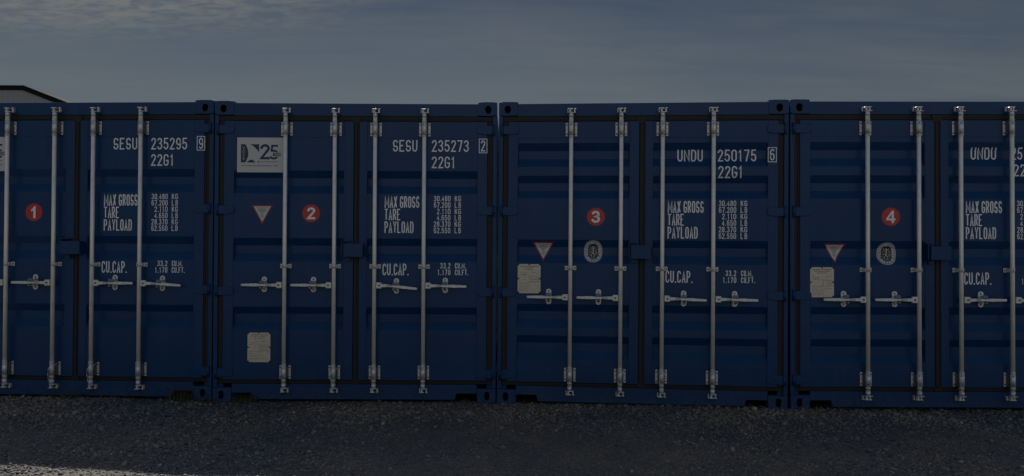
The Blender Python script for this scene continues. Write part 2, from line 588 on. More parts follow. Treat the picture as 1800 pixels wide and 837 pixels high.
def casting_bm(s, top):
    def f(bm):
        x0, x1 = sorted((s * HW, s * (HW - 0.163)))
        z0, z1 = (HH - 0.119, HH) if top else (0.0, 0.118)
        cx = s * 1.143
        if top:
            cz = 2.528
            hole = arc(cx, cz, .027, .031, 0, 180, 10) + arc(cx, cz, .027, .038, 180, 360, 10)[1:-1]
        else:
            cz = 0.058
            hole = arc(cx, cz + .014, .0225, .0225, 0, 180, 10) + arc(cx, cz - .014, .0225, .0225, 180, 360, 10)
        plate_with_hole(bm, x0, x1, z0, z1, -0.004, 0.178, hole, depth=0.06)
        es = [e for e in bm.edges if abs(e.verts[0].co.y + .004) < 1e-5 and abs(e.verts[1].co.y + .004) < 1e-5
              and len(e.link_faces) == 2 and any(abs(fc.normal.y) < .5 for fc in e.link_faces)]
        out = []
        for e in bm.edges:
            m = (e.verts[0].co + e.verts[1].co) / 2
            if max(abs(m.x - x0) < 1e-4, abs(m.x - x1) < 1e-4, abs(m.z - z0) < 1e-4, abs(m.z - z1) < 1e-4):
                d = (e.verts[0].co - e.verts[1].co)
                if abs(m.y + .004) < 1e-4:
                    out.append(e)
                elif abs(d.y) > .1:
                    c = [v for v in e.verts][0].co
                    if abs(c.x - s * HW) < 1e-4 and (abs(c.z - z0) < 1e-4 or abs(c.z - z1) < 1e-4):
                        out.append(e)
        bmesh.ops.bevel(bm, geom=out, offset=0.007, segments=3, affect='EDGES', profile=0.5)
    return f


def rear_casting_bm(bm):
    add_box(bm, -.081, .081, -.178, .0, 0, .118, .008, seg=2)


def gasket_frame_bm(bm):
    # rubber between doors and frame: top, bottom, both sides, each with a raised lip
    add_box(bm, -1.180, 1.180, 0.012, 0.03, 2.4205, 2.4665, 0.002)
    add_box(bm, -1.165, 1.165, 0.005, 0.011, 2.426, 2.440, 0.002)
    add_box(bm, -1.180, 1.180, 0.014, 0.03, 0.1525, 0.1865, 0.004)
    add_box(bm, -1.165, 1.165, 0.007, 0.013, 0.168, 0.181, 0.002)
    for s in (-1, 1):
        a, b = sorted((s * 1.1805, s * 1.1375))
        add_box(bm, a, b, 0.0155, 0.03, 0.187, 2.422, 0.003)
        a, b = sorted((s * 1.153, s * 1.139))
        add_box(bm, a, b, 0.008, 0.0145, 0.187, 2.422, 0.002)


def seam_bm(bm):
    add_box(bm, SEAM0 + .0005, SEAM1 - .0005, 0.008, 0.04, 0.172, 2.43, 0.003)
    add_box(bm, SEAM0 + .006, SEAM1 - .016, -0.001, 0.007, 0.18, 2.41, 0.003)
    # thick corner block of rubber where the seals meet
    add_prism(bm, [(SEAM0 - .022, 2.462), (SEAM0 - .022, 2.436), (SEAM0 - .004, 2.40), (SEAM1 + .002, 2.40), (SEAM1 + .016, 2.436), (SEAM1 + .016, 2.462)], -.002, .011, bev=.003)
    add_prism(bm, [(SEAM0 - .006, 0.178), (SEAM0 - .006, .155), (SEAM1 + .006, .155), (SEAM1 + .006, .178), (SEAM1, .20), (SEAM0, .20)], -.001, .012, bev=.002)


def hinge_bm(s, low):
    def f(bm):
        # blade reaching over the seal onto the door
        h0, h1 = .037, .030
        if low:
            P = [(1.178, .042), (1.178, -.036), (1.055, -.024), (1.046, -.018), (1.046, .030), (1.05, .034)]
        else:
            P = [(1.178, h0), (1.178, -h0), (1.09, -h0), (1.050, -h1 + .004), (1.046, -h1 + .010), (1.046, h1 - .010), (1.050, h1 - .004), (1.09, h0)]
        P = [(s * x, z) for x, z in P]
        if s < 0: P = P[::-1]
        add_prism(bm, P, -0.012, -0.0005, bev=0.0025)
        # lugs and pin
        a, b = sorted((s * 1.204, s * 1.1795))
        add_box(bm, a, b, -0.010, -0.0005, -.052, -.0385, .002)
        add_box(bm, a, b, -0.010, -0.0005, .0385, .052, .002)
        add_cyl(bm, (s * 1.190, -.008, -.046), (s * 1.190, -.008, .046), .0115, n=12)
        add_cyl(bm, (s * 1.098, -.0145, 0), (s * 1.098, -.0115, 0), .007, n=8)
    return f


BARY = -0.052


def bar_bm(bm):
    add_cyl(bm, (0, BARY, .16), (0, BARY, 2.47), .0172, n=20)


def bracket_bm(bm):
    """bearing bracket, centre at origin: two flanges on the door and a barrel round the bar"""
    h = .058
    for s in (-1, 1):
        a, b = sorted((s * .0285, s * .049))
        add_box(bm, a, b, -.0085, -.0005, -h, h, .003, seg=2)
        a, b = sorted((s * .0262, s * .0290))
        add_box(bm, a, b, -.030, -.0008, -h + .004, h - .004, .001, mi=3)
        a, b = sorted((s * .0165, s * .0270))
        add_box(bm, a, b, -.034, -.028, -h + .006, h - .006, .001, mi=3)
        for z in (-.040, .040):
            add_cyl(bm, (s * .0395, -.0125, z), (s * .0395, -.008, z), .0062, n=10, mi=1)
        add_cyl(bm, (s * .0385, -.0095, .004), (s * .0385, -.008, .004), .0035, n=8, mi=1)
    add_cyl(bm, (0, BARY, -h + .004), (0, BARY, h - .004), .0205, n=20)
    for z0, z1, r in ((h + .004, h + .011, .0212), (-h - .013, -h - .004, .0212), (-h - .004, -h + .004, .0183), (h - .004, h + .004, .0183)):
        add_cyl(bm, (0, BARY, z0), (0, BARY, z1), r, n=20)
    for z in (-.037, .037):
        add_cyl(bm, (-.007, BARY - .0215, z), (-.007, BARY - .017, z), .0045, n=8, mi=2)


def guide_bm(bm):
    for s in (-1, 1):
        a, b = sorted((s * .021, s * .049))
        add_box(bm, a, b, -.0075, -.0005, -.019, .019, .003, seg=2)
        a, b = sorted((s * .0185, s * .0225))
        add_box(bm, a, b, BARY, -.0008, -.016, .016, .001)
        add_cyl(bm, (s * .036, -.0105, 0), (s * .036, -.007, 0), .0085, n=10, mi=1)
        add_cyl(bm, (s * .036, -.0125, 0), (s * .036, -.010, 0), .0045, n=8, mi=0)
    add_cyl(bm, (0, BARY, -.017), (0, BARY, .017), .0195, n=20)
    add_cyl(bm, (-.003, BARY - .0202, 0), (-.003, BARY - .0175, 0), .0045, n=8, mi=2)


def cam_bm(up):
    """forged cam and its keeper welded on the header / sill; origin at the end of the bar"""
    def f(bm):
        k = 1 if up else -1
        add_cyl(bm, (0, BARY, -.012 * k), (0, BARY, .022 * k), .0205, .0165, n=16)
        add_cyl(bm, (0, BARY, .018 * k), (0, BARY, .030 * k), .0165, .013, n=16)
        # flat cam plates
        a, b = sorted((.022 * k, .029 * k))
        add_prism(bm, [(-.017, a), (.036, a), (.036, b - .002), (-.017, b)], BARY - .016, BARY + .034, bev=.0015)
        a, b = sorted((.052 * k, .060 * k))
        add_prism(bm, [(-.030, a + .001), (.012, a), (.012, b), (-.024, b)], BARY - .012, BARY + .036, bev=.0015)
        a, b = sorted((.028 * k, .054 * k))
        add_box(bm, -.018, -.002, BARY - .008, BARY + .03, a, b, .004)
        # keeper hooks
        a, b = sorted((.026 * k, .066 * k))
        add_box(bm, .020, .034, -.030, .004, a, b, .003, mi=1)
        add_box(bm, -.034, -.024, -.026, .004, a, b, .003, mi=1)
        a, b = sorted((.056 * k, .066 * k))
        add_box(bm, .022, .040, -.038, -.028, a, b, .003, mi=0)
    return f


def handle_bm(d, tilt):
    """lever handle; d = +1 reaches right of the bar, -1 left. origin at bar axis"""
    def f(bm):
        y0 = BARY - .012
        a, b = sorted((d * .019, d * .066))
        add_box(bm, a, b, y0 - .010, y0 + .018, -.027, .027, .006, seg=2)
        add_cyl(bm, (d * .044, y0 - .0145, 0), (d * .044, y0 - .009, 0), .008, n=10, mi=1)
        dz = lambda x: -tilt * max(0, x - .10)
        # neck and flat lever, slightly twisted in the middle
        secs = [(.060, .0155, .018), (.085, .014, .014), (.120, .012, .012), (.150, .0095, .010), (.205, .0095, .010), (.225, .0125, .008), (.245, .0135, .007), (.365, .0100, .006), (.368, .008, .005)]
        prev = None
        for x, hz, hy in secs:
            c = dz(x)
            yc = y0 + .004
            ring = [bm.verts.new((d * x, yc + u * hy, c + v * hz)) for u, v in ((-1, -.8), (-1, .8), (-.6, 1), (.6, 1), (1, .8), (1, -.8), (.6, -1), (-.6, -1))]
            if prev:
                for i in range(8):
                    bm.faces.new((prev[i], prev[(i + 1) % 8], ring[(i + 1) % 8], ring[i]))
            else:
                bm.faces.new(ring[::-1])
            prev = ring
        bm.faces.new(prev)
        # pressed groove
        for zz in (-.0045, .0045):
            a, b = sorted((d * .105, d * .155))
            add_box(bm, a, b, y0 - .0095, y0 - .006, zz - .0013 + dz(.13), zz + .0013 + dz(.13), 0, mi=1)
    return f


def retainer_bm(bm):
    """handle retainer: rounded plate on the door with a swinging catch; origin at its centre"""
    P = arc(0, .044, .023, .023, 0, 180, 8) + arc(0, -.044, .023, .023, 180, 360, 8)
    add_prism(bm, P, -.008, -.0005, bev=.002)
    for z in (-.046, .046):
        add_cyl(bm, (0, -.012, z), (0, -.0075, z), .0085, n=10, mi=1)
        add_cyl(bm, (0, -.0135, z), (0, -.0115, z), .0045, n=8, mi=0)
    # cradle under the lever, hasp above it
    add_box(bm, -.024, .020, -.078, -.001, -.032, -.020, .003, mi=0)
    add_box(bm, -.014, .012, -.082, -.074, -.036, -.016, .002, mi=1)
    add_box(bm, .004, .022, -.066, -.0015, .014, .034, .003, mi=0)


def catch_bm(bm):
    P = [(-.024, .010), (.016, .008), (.022, .016), (.018, .030), (-.014, .036), (-.024, .026)]
    add_prism(bm, P[::-1], -.084, -.068, bev=.003)


def wire_bm(seed):
    def f(bm):
        r = random.Random(seed)
        pts = [(.030, -.02, .05), (.022, -.06, .025), (.004, -.080, .008), (-.014, -.080, .012), (-.020, -.078, -.03)]
        x = -.018 + .008 * r.random()
        pts += [(x, -.078, -.08), (x + .006 * r.random(), -.074, -.11), (.006, -.078, -.125), (.010, -.076, -.10), (x + .004, -.074, -.13)]
        add_tube(bm, pts, .0024, n=6)
    return f


def lockbox_bm(bm):
    x0, x1, z0, z1 = -.086, .079, 1.250, 1.363
    add_box(bm, x0, x1, -.085, -.0815, z0, z1, .0012)
    add_box(bm, x0, x1, -.0813, -.012, z1 - .004, z1, .0008)
    add_box(bm, x0, x0 + .004, -.0813, -.012, z0, z1 - .0045, .0008)
    add_box(bm, x1 - .004, x1, -.0813, -.012, z0, z1 - .0045, .0008)


def lockbox_mount_bm(bm):
    # backing frame on the left door, lower tab and side eye on the right door
    add_box(bm, -.106, -.096, -.070, -.0005, 1.250, 1.386, .001)
    add_box(bm, -.0955, -.030, -.070, -.0005, 1.380, 1.386, .001)
    add_box(bm, -.082, -.034, -.030, -.0005, 1.212, 1.243, .002)
    add_box(bm, .086, .092, -.045, -.0005, 1.262, 1.345, .001)
    import itertools
    c = Vector((.101, -.022, 1.287)); pr = None
    pts = [(c.x + .0125 * math.cos(t), c.y, c.z + .0125 * math.sin(t)) for t in [2 * PI * i / 14 for i in range(15)]]
    add_tube(bm, pts, .0035, n=6)
    add_box(bm, .094, .112, -.024, -.0005, 1.270, 1.2765, .0005)
    add_box(bm, -.104, .104, -.0030, -.0012, 1.262, 1.275, .0003)


# ------------------------------------------------------------ prints and plates
def circle_pts(cx, cz, rx, rz, n=48):
    return [(cx + rx * math.cos(2 * PI * i / n), cz + rz * math.sin(2 * PI * i / n)) for i in range(n)]


def sticker(kind, cx, cz, num):
    def disc(bm):
        poly(bm, circle_pts(cx, cz, .0765, .0765), 0)
        conform(bm, kind, .0018)

    def digit(bm):
        hh = .052
        ww = .030
        if num == 1:
            poly(bm, [(cx - .006, cz - hh), (cx + .015, cz - hh), (cx + .015, cz + hh), (cx - .001, cz + hh), (cx - .010, cz + .034), (cx - .026, cz + .024), (cx - .026, cz + .006), (cx - .006, cz + .016)], 0)
        elif num == 4:
            poly(bm, [(cx + .006, cz - hh), (cx + .025, cz - hh), (cx + .025, cz - .030), (cx + .038, cz - .030), (cx + .038, cz - .013), (cx + .025, cz - .013), (cx + .025, cz + hh), (cx + .008, cz + hh), (cx - .038, cz - .014), (cx - .038, cz - .030), (cx + .006, cz - .030)], 0)
            poly(bm, [(cx + .006, cz - .013), (cx - .019, cz - .013), (cx + .006, cz + .022)], -.0003, 1)
        else:
            text(bm, str(num), cx - .036, cx + .036, cz - hh, cz + hh, .020)
        conform(bm, kind, .0026)
    return disc, digit


def triangle(kind, cx, zt, w, h):
    def f(bm):
        P = [(cx - w / 2, zt), (cx, zt - h), (cx + w / 2, zt)]
        poly(bm, P, 0, 0)
        gx, gz = cx, zt - h * .345
        k = .80
        Q = [(gx + (x - gx) * k, gz + (z - gz) * k) for x, z in P]
        poly(bm, Q, -.0004, 1)
        zt2 = Q[0][1]
        W2 = Q[2][0] - Q[0][0]
        text(bm, 'ATTENTION', cx - W2 * .33, cx + W2 * .33, zt2 - .016, zt2 - .007, .0016, -.0008, 2)
        r = random.Random(5)
        for i, fr in enumerate((.44, .52, .30, .17, .10, .20, .17, .06)):
            z = zt2 - .026 - i * .0105
            wv = W2 * fr / 2
            x = cx - wv
            while x < cx + wv - .002:
                l = r.uniform(.004, .010)
                poly(bm, [(x, z), (min(x + l, cx + wv), z), (min(x + l, cx + wv), z + .0048), (x, z + .0048)], -.0008, 3 if i < 4 else 4)
                x += l + .002
        conform(bm, kind, .0016)
    return f


def emblem(kind, cx, cz, rx, rz):
    """oval classification seal: ring of letters round a figure"""
    def sup(rx, rz, n=56, p=2.35):
        o = []
        for i in range(n):
            t = 2 * PI * i / n
            c, s = math.cos(t), math.sin(t)
            o.append((cx + rx * math.copysign(abs(c) ** (2 / p), c), cz + rz * math.copysign(abs(s) ** (2 / p), s)))
        return o

    def f(bm):
        poly(bm, sup(rx, rz), 0, 0)
        poly(bm, sup(rx * .93, rz * .94), -.0003, 1)
        poly(bm, sup(rx * .89, rz * .905), -.0006, 0)
        poly(bm, sup(rx * .57, rz * .68, p=2.6), -.0009, 1)
        poly(bm, sup(rx * .53, rz * .65, p=2.6), -.0012, 1)

        def ring(s, a0, a1, flip=False):
            for i, ch in enumerate(s):
                if ch == ' ':
                    continue
                a = math.radians(a0 + (a1 - a0) * i / (len(s) - 1))
                px, pz = cx + rx * .73 * math.cos(a), cz + rz * .79 * math.sin(a)
                up = Vector((math.cos(a), math.sin(a))) * (-1 if flip else 1)
                rt = Vector((up.y, -up.x))
                hh, ww = rz * .16, rx * .135
                for si, st in enumerate(G[ch]):
                    pts = [(px + rt.x * (u - .5) * ww + up.x * (v - .5) * hh, pz + rt.y * (u - .5) * ww + up.y * (v - .5) * hh) for u, v in st]
                    ribbon(bm, pts, .0032, -.0009 - .0001 * si, 1)
        ring('BUREAU VERITAS', 212, -32)
        ring('1828', 238, 302, True)
        # standing figure with raised arm, scales and sword
        u = lambda x, z: (cx + x * rx, cz + z * rz)
        L = [([(-.02, .26), (.02, .02), (-.02, -.10)], .013), ([(-.02, -.08), (-.16, -.30), (-.22, -.48)], .008), ([(.0, -.08), (.12, -.30), (.10, -.48)], .008),
             ([(0, .24), (.16, .30), (.30, .48)], .006), ([(0, .22), (-.20, .26), (-.24, .42), (-.34, .50)], .006),
             ([(-.46, .04), (-.12, .06)], .004), ([(-.42, -.10), (-.14, -.08)], .005), ([(.16, .10), (.44, .10)], .005), ([(.18, -.06), (.42, -.06), (.40, -.20), (.20, -.20)], .006),
             ([(.22, .24), (.40, .24)], .005), ([(-.40, -.22), (-.28, -.36), (-.34, -.42)], .005), ([(-.20, -.53), (.22, -.53)], .006), ([(.30, -.28), (.30, -.44)], .004), ([(-.44, .2), (-.30, .2)], .005),
             ([(-.26, -.02), (.30, -.34)], .003)]
        for k, (P, w) in enumerate(L):
            ribbon(bm, [u(a, b) for a, b in P], w * .6, -.0015 - .00008 * k, 0)
        poly(bm, circle_pts(*u(.0, .40), .007, .009, 14), -.0029, 0)
        conform(bm, kind, .0016)
    return f


def plate(kind, x0, x1, z0, z1, seed):
    def f(bm):
        n = .0125
        cx, cz = (x0 + x1) / 2, (z0 + z1) / 2
        P = [(x0 + n, z0), (x1 - n, z0), (x1 - n, z0 + n), (x1, z0 + n), (x1, cz - n / 2), (x1 - n, cz - n / 2), (x1 - n, cz + n / 2), (x1, cz + n / 2),
             (x1, z1 - n), (x1 - n, z1 - n), (x1 - n, z1), (cx + n / 2, z1), (cx + n / 2, z1 - n * .8), (cx - n / 2, z1 - n * .8), (cx - n / 2, z1), (x0 + n, z1),
             (x0 + n, z1 - n), (x0, z1 - n), (x0, cz + n / 2), (x0 + n, cz + n / 2), (x0 + n, cz - n / 2), (x0, cz - n / 2), (x0, z0 + n), (x0 + n, z0 + n)]
        yb = PANEL
        add_prism(bm, P, yb - .004, yb - .001, mi=0)
        for px, pz in ((x0, z0), (x1, z0), (x1, cz), (x0, cz), (x0, z1), (x1, z1), (cx, z1)):
            qx = px + (n * .3 if px == x0 else -n * .3 if px == x1 else 0)
            qz = pz + (n * .3 if pz == z0 else -n * .3 if pz == z1 else 0)
            add_cyl(bm, (qx, yb - .0028, qz), (qx, yb - .0002, qz), n * .42, n=10, mi=2)
        r = random.Random(seed)
        w = x1 - x0
        ya = yb - .0044
        h = z1 - z0

        def line(a, b, fz, th, dens=.8):
            x = x0 + w * a
            e = x0 + w * b
            z = z1 - h * fz
            while x < e:
                l = r.uniform(.004, .013)
                if r.random() < dens:
                    poly(bm, [(x, z), (min(e, x + l), z), (min(e, x + l), z + th), (x, z + th)], ya, 1)
                x += l + .0022
        line(.10, .90, .09, .006, .9); line(.17, .84, .145, .005, .9); line(.28, .72, .20, .005)
        line(.10, .45, .29, .004, .5); line(.55, .92, .29, .004); line(.12, .42, .36, .005); line(.58, .9, .335, .003, .5)
        for fz in (.46, .53, .60):
            line(.52, .94, fz, .0045, .9)
        for fz in (.42, .48, .54):
            line(.08, .44, fz, .003, .3)
        for fz in (.66, .72, .78, .83, .88, .93):
            line(.05, .46, fz, .003, .9); line(.52, .92, fz, .003, .5)
        for fz in (.405, .63):
            z = z1 - h * fz
            poly(bm, [(x0 + .01, z), (x1 - .01, z), (x1 - .01, z + .0013), (x0 + .01, z + .0013)], ya - .0002, 1)
        poly(bm, [(cx, z0 + h * .1), (cx + .0013, z0 + h * .1), (cx + .0013, z1 - h * .25), (cx, z1 - h * .25)], ya - .0004, 1)
    return f


def sign_board(bm):
    x0, x1, z0, z1 = -1.022, -.613, 1.974, 2.275
    add_box(bm, x0, x1, -.006, .0022, z0, z1, .001)


def sign_print(bm):
    # board 0.409 x 0.301; origin of the artwork at its top left corner
    X0, Z1 = -1.022, 2.275
    u = lambda a, b: (X0 + a, Z1 - b)
    s = 1 / 5.98 / 203.6          # crop pixel -> metres

    def q(px, py):
        return u((px - 277) * s, (py - 434) * s)
    y = -.0064
    # left navy panel with a bowed right edge
    P = [q(317, 505), q(317, 697), q(365, 697)] + [q(365 + 30 * math.sin(PI * t / 8), 697 - 192 * t / 8) for t in range(1, 8)] + [q(365, 505)]
    poly(bm, P, y, 0)
    # corner piece top right: straight outside, curved sail edge
    A = [q(385, 505), q(509, 505), q(509, 590)] + [q(509 - 124 * t - 10 * math.sin(PI * t), 590 - 85 * t - 30 * math.sin(PI * t)) for t in (.2, .4, .6, .8)]
    poly(bm, A, y, 0)
    # bottom curve under the sail
    B = [q(378, 697), q(473, 697)] + [q(473 - 95 * t, 697 - 30 * math.sin(PI * t)) for t in (.15, .3, .5, .7, .85)]
    poly(bm, B, y, 0)
    poly(bm, [q(487, 697), q(511, 697), q(511, 675)], y, 0)
    # big numerals
    a = q(518, 664); b = q(622, 503)
    text(bm, '2', a[0], b[0], a[1], b[1], .0215, y - .0002, 0)
    a = q(632, 664); b = q(706, 508)
    P5 = [q(706, 520), q(645, 520), q(638, 582)]
    ribbon(bm, P5, .0175, y - .0002, 0)
    cx5, cz5 = q(662, 613)
    ribbon(bm, arc(cx5, cz5, .034, .034, 128, -150, 14), .0175, y - .0004, 0)
    # band
    poly(bm, [q(642, 588), q(745, 588), q(736, 611), q(745, 636), q(642, 636)], y - .0006, 1)
    poly(bm, [q(654, 594), q(738, 594), q(728, 611), q(738, 630), q(654, 630)], y - .0008, 0)
    a = q(664, 624); b = q(726, 600)
    text(bm, 'YEAR', a[0], b[0], a[1], b[1], .0034, y - .0011, 1)
    # year down the left panel
    for i, ch in enumerate('2025'):
        a = q(335, 558 + i * 38); b = q(357, 530 + i * 38)
        text(bm, ch, a[0], b[0], a[1], b[1], .0027, y - .0005, 1)
    a = q(524, 696); b = q(706, 682)
    text(bm, 'ANNIVERSARY', a[0], b[0], a[1], b[1], .0026, y - .0002, 0, gap=.5)
    a = q(322, 737); b = q(706, 724)
    text(bm, 'WWW.SPINNAKEREQUIPMENT.COM', a[0], b[0], a[1], b[1], .0026, y - .0002, 0, gap=.4)


def lettering(root, kind, key, items, dz, dx):
    """each word or number is a painted part of its own"""
    for k, (txt, x0, x1, z0, z1, st, gap) in enumerate(items):
        def f(bm):
            text(bm, txt, x0 + dx, x1 + dx, z0 + dz, z1 + dz, st, gap=gap)
            conform(bm, kind, .0018)
        part('lettering', root, (key, k), f, M_WHITE)


def serial_items(letters, digits):
    st = .0108
    wid = .32 if len(digits) == 6 else .094
    return [(letters, .320, .532, 2.160, 2.261, st, .26), (digits, .656, .656 + wid, 2.160, 2.261, st, .26), ('22G1', .656, .860, 2.018, 2.119, st, .26)]


def check_box(bm):
    x0, x1, z0, z1 = 1.066, 1.133, 2.153, 2.272
    ribbon(bm, [(x0, z0), (x1, z0), (x1, z1), (x0, z1), (x0, z0)], .0058, -.0018)


def weight_items():
    st = .0097
    x = .252
    r = [('MAX', x, x + .108, 1.674, 1.775, st, .2), ('GROSS', x + .132, x + .300, 1.674, 1.775, st, .22), ('TARE', x, x + .136, 1.566, 1.666, st, .2), ('PAYLOAD', x, x + .251, 1.457, 1.557, st, .22)]
    rows = [('30.480', 'KG', .677), ('67.200', 'LB', .677), ('2.110', 'KG', .703), ('4.650', 'LB', .703), ('28.370', 'KG', .677), ('62.550', 'LB', .677)]
    for i, (a, b, xa) in enumerate(rows):
        z = 1.7315 - i * .0549
        r.append((a, xa, .820, z, z + .0475, .0058, .27))
        r.append((b, .857, .911, z, z + .0475, .0058, .3 if b == 'KG' else .55))
    return r


def volume_items():
    return [('CU.CAP.', .237, .463, 1.092, 1.193, .0096, .24), ('33.2', .735, .823, 1.1525, 1.2005, .0060, .38), ('CU.M.', .862, .957, 1.1525, 1.2005, .0060, .3),
            ('1.170', .713, .823, 1.0955, 1.1435, .0060, .38), ('CU.FT.', .862, .977, 1.0955, 1.1435, .0060, .3)]


# ------------------------------------------------------------ container body
def side_bm(s):
    def f(bm):
        # trapezoid corrugation along the length
        y = 0.16
        prof = []
        pitch = .278
        while y < LEN - .2:
            for u, dpt in ((0, 0), (.072, 0), (.140, .036), (.210, .036)):
                prof.append((y + u, dpt))
            y += pitch
        prof.append((y, 0))
        lo = [bm.verts.new((s * (HW - .012 - d), min(yy, LEN - .15), .16)) for yy, d in prof]
        hi = [bm.verts.new((s * (HW - .012 - d), min(yy, LEN - .15), 2.53)) for yy, d in prof]
        for i in range(len(prof) - 1):
            bm.faces.new((lo[i], lo[i + 1], hi[i + 1], hi[i]))
        a, b = sorted((s * (HW - .006), s * (HW - .07)))
        add_box(bm, a, b, .179, LEN - .179, 2.515, 2.575, .003)
        add_box(bm, a, b, .179, LEN - .179, .02, .17, .003)
    return f


def roof_bm(bm):
    y = .10
    prof = []
    while y < LEN - .25:
        for u, d in ((0, 0), (.09, 0), (.105, .020), (.195, .020)):
            prof.append((y + u, d))
        y += .21
    prof.append((LEN - .06, 0))
    a = [bm.verts.new((-HW + .06, yy, 2.568 - d)) for yy, d in prof]
    b = [bm.verts.new((HW - .06, yy, 2.568 - d)) for yy, d in prof]
    for i in range(len(prof) - 1):
        bm.faces.new((a[i], b[i], b[i + 1], a[i + 1]))


def floor_bm(bm):
    add_box(bm, -HW + .07, HW - .07, .2, LEN - .1, .14, .17)
    for k in range(9):
        y = .35 + k * .62
        add_box(bm, -HW + .071, HW - .071, y, y + .05, .03, .139)


def rear_bm(bm):
    add_box(bm, -HW + .01, HW - .01, LEN - .10, LEN - .02, .12, 2.47, .004)
    add_box(bm, -HW + .17, HW - .17, LEN - .10, LEN - .01, .02, .119)
    add_box(bm, -HW + .17, HW - .17, LEN - .10, LEN - .01, 2.471, 2.575)


BARS = (-.594, -.171, .175, .596)


def container(spec):
    n = spec['num']
    kind = spec['kind']
    root = bpy.data.objects.new('shipping_container', None)
    COL.objects.link(root)
    root.empty_display_size = .3
    x, y, z, yaw, roll = spec['pose']
    root.location = (x, y, z)
    root.rotation_euler = (0, -roll, yaw)
    root['label'] = spec['label']
    root['category'] = 'container'
    root['group'] = 'blue containers standing side by side on the gravel'
    part('header_beam', root, 'header', header_bm, M_BLUE)
    part('sill_beam', root, 'sill', sill_bm, M_BLUE)
    part('roof', root, 'roof', roof_bm, M_BLUE)
    part('floor', root, 'floor', floor_bm, M_BLUE)
    part('rear_wall', root, 'rear', rear_bm, M_BLUE)
    part('frame_gasket', root, 'gasketframe', gasket_frame_bm, M_RUBBER)
    for s in (-1, 1):
        part('corner_post', root, ('post', s), post_bm(s), M_BLUE)
        part('side_wall', root, ('side', s), side_bm(s), M_BLUE)
        for top in (True, False):
            part('corner_casting', root, ('cast', s, top), casting_bm(s, top), [M_BLUE, M_DARK])
            part('corner_casting', root, 'rcast', rear_casting_bm, M_BLUE, (s * (HW - .081), LEN, HH - .119 if top else 0))
    hz = spec['handle_z']
    for s in (-1, 1):
        dr = part('door', root, ('door', s, kind), door_bm(s, kind), M_BLUE)
        for i, z_ in enumerate((2.347, 1.651, .951, .245)):
            part('hinge', dr, ('hinge', s, i == 3), hinge_bm(s, i == 3), M_BLUE, (0, 0, z_))
        if s < 0:
            part('door_gasket', dr, 'seam', seam_bm, M_RUBBER)
    for i, bx in enumerate(BARS):
        b = part('locking_bar', root, 'bar', bar_bm, M_GALV, (bx, 0, 0))
        d = -1 if i < 2 else 1
        part('bracket', b, 'bracket', bracket_bm, [M_GALV2, M_RIVET, M_DARK, M_SLOT], (0, 0, 2.349))
        part('bracket', b, 'bracket', bracket_bm, [M_GALV2, M_RIVET, M_DARK, M_SLOT], (0, 0, .257))
        part('guide', b, 'guide', guide_bm, [M_GALV2, M_RIVET, M_DARK], (0, 0, spec['guide_z']))
        part('cam', b, 'camtop', cam_bm(True), [M_GALV2, M_GALV2], (0, 0, 2.462))
        part('cam', b, 'cambot', cam_bm(False), [M_GALV2, M_GALV2], (0, 0, .150))
        t = spec['tilt'][i]
        part('handle', b, ('handle', d, t), handle_bm(d, t), [M_GALV2, M_RIVET], (0, 0, hz + .0))
        r = part('handle_retainer', b, 'retainer', retainer_bm, [M_GALV2, M_RIVET], (d * .184, 0, hz + .003 - t * .08))
        part('handle_catch', b, 'catch', catch_bm, M_SEALBLUE, (d * .184, 0, hz + .003 - t * .08))
        if i in spec['wires']:
            part('seal_wire', b, ('wire', n, i), wire_bm(n * 7 + i), M_GALV2, (0, 0, .257))
    lb = part('lock_box', root, 'lockbox', lockbox_bm, M_BLUE)
    part('mount', lb, 'lockmount', lockbox_mount_bm, M_BLUE)
    a, b_ = sticker(kind, -.381, spec['circ_z'], n)
    st = part('number_sticker', root, ('circ', n), a, M_RED, label='round red sticker with a white %d' % n)
    part('digit', st, ('digit', n), b_, [M_WHITE, M_RED])
    lettering(root, kind, ('serial', n), serial_items(*spec['serial'][:2]), spec['dz1'], spec['dx1'])
    if spec['serial'][2]:
        cb = part('check_digit_box', root, 'checkbox', check_box, M_WHITE, (spec['dx1'], 0, spec['dz1']))
        lettering(cb, kind, ('check', n), [(spec['serial'][2], 1.080, 1.119, 2.165, 2.260, .010, 0)], 0, 0)
    lettering(root, kind, ('weight', n), weight_items(), spec['dz2'], spec['dx2'])
    lettering(root, kind, ('vol', n), volume_items(), spec['dz3'], spec['dx2'])
    if spec.get('sign'):
        sg = part('sign_board', root, 'signboard', sign_board, M_SIGN, label='white anniversary board with a navy sail and a large 25')
        part('sign_print', sg, 'signprint', sign_print, [M_NAVY, M_SIGN])
    if spec.get('tri'):
        cx, zt = spec['tri']
        part('warning_triangle', root, ('tri', n), triangle(kind, cx, zt, .186, .168), [M_TRIRED, M_TRIW, M_TRIRED, M_PRINT, M_GREENP])
    if spec.get('emblem'):
        part('oval_emblem', root, ('emb', n), emblem(kind, *spec['emblem']), [M_TRIW, M_PRINT])
    if spec.get('plate'):
        part('approval_plate', root, ('plate', n), plate(kind, *spec['plate'], n), [M_PLATE, M_ENGR, M_DARK])
    return root


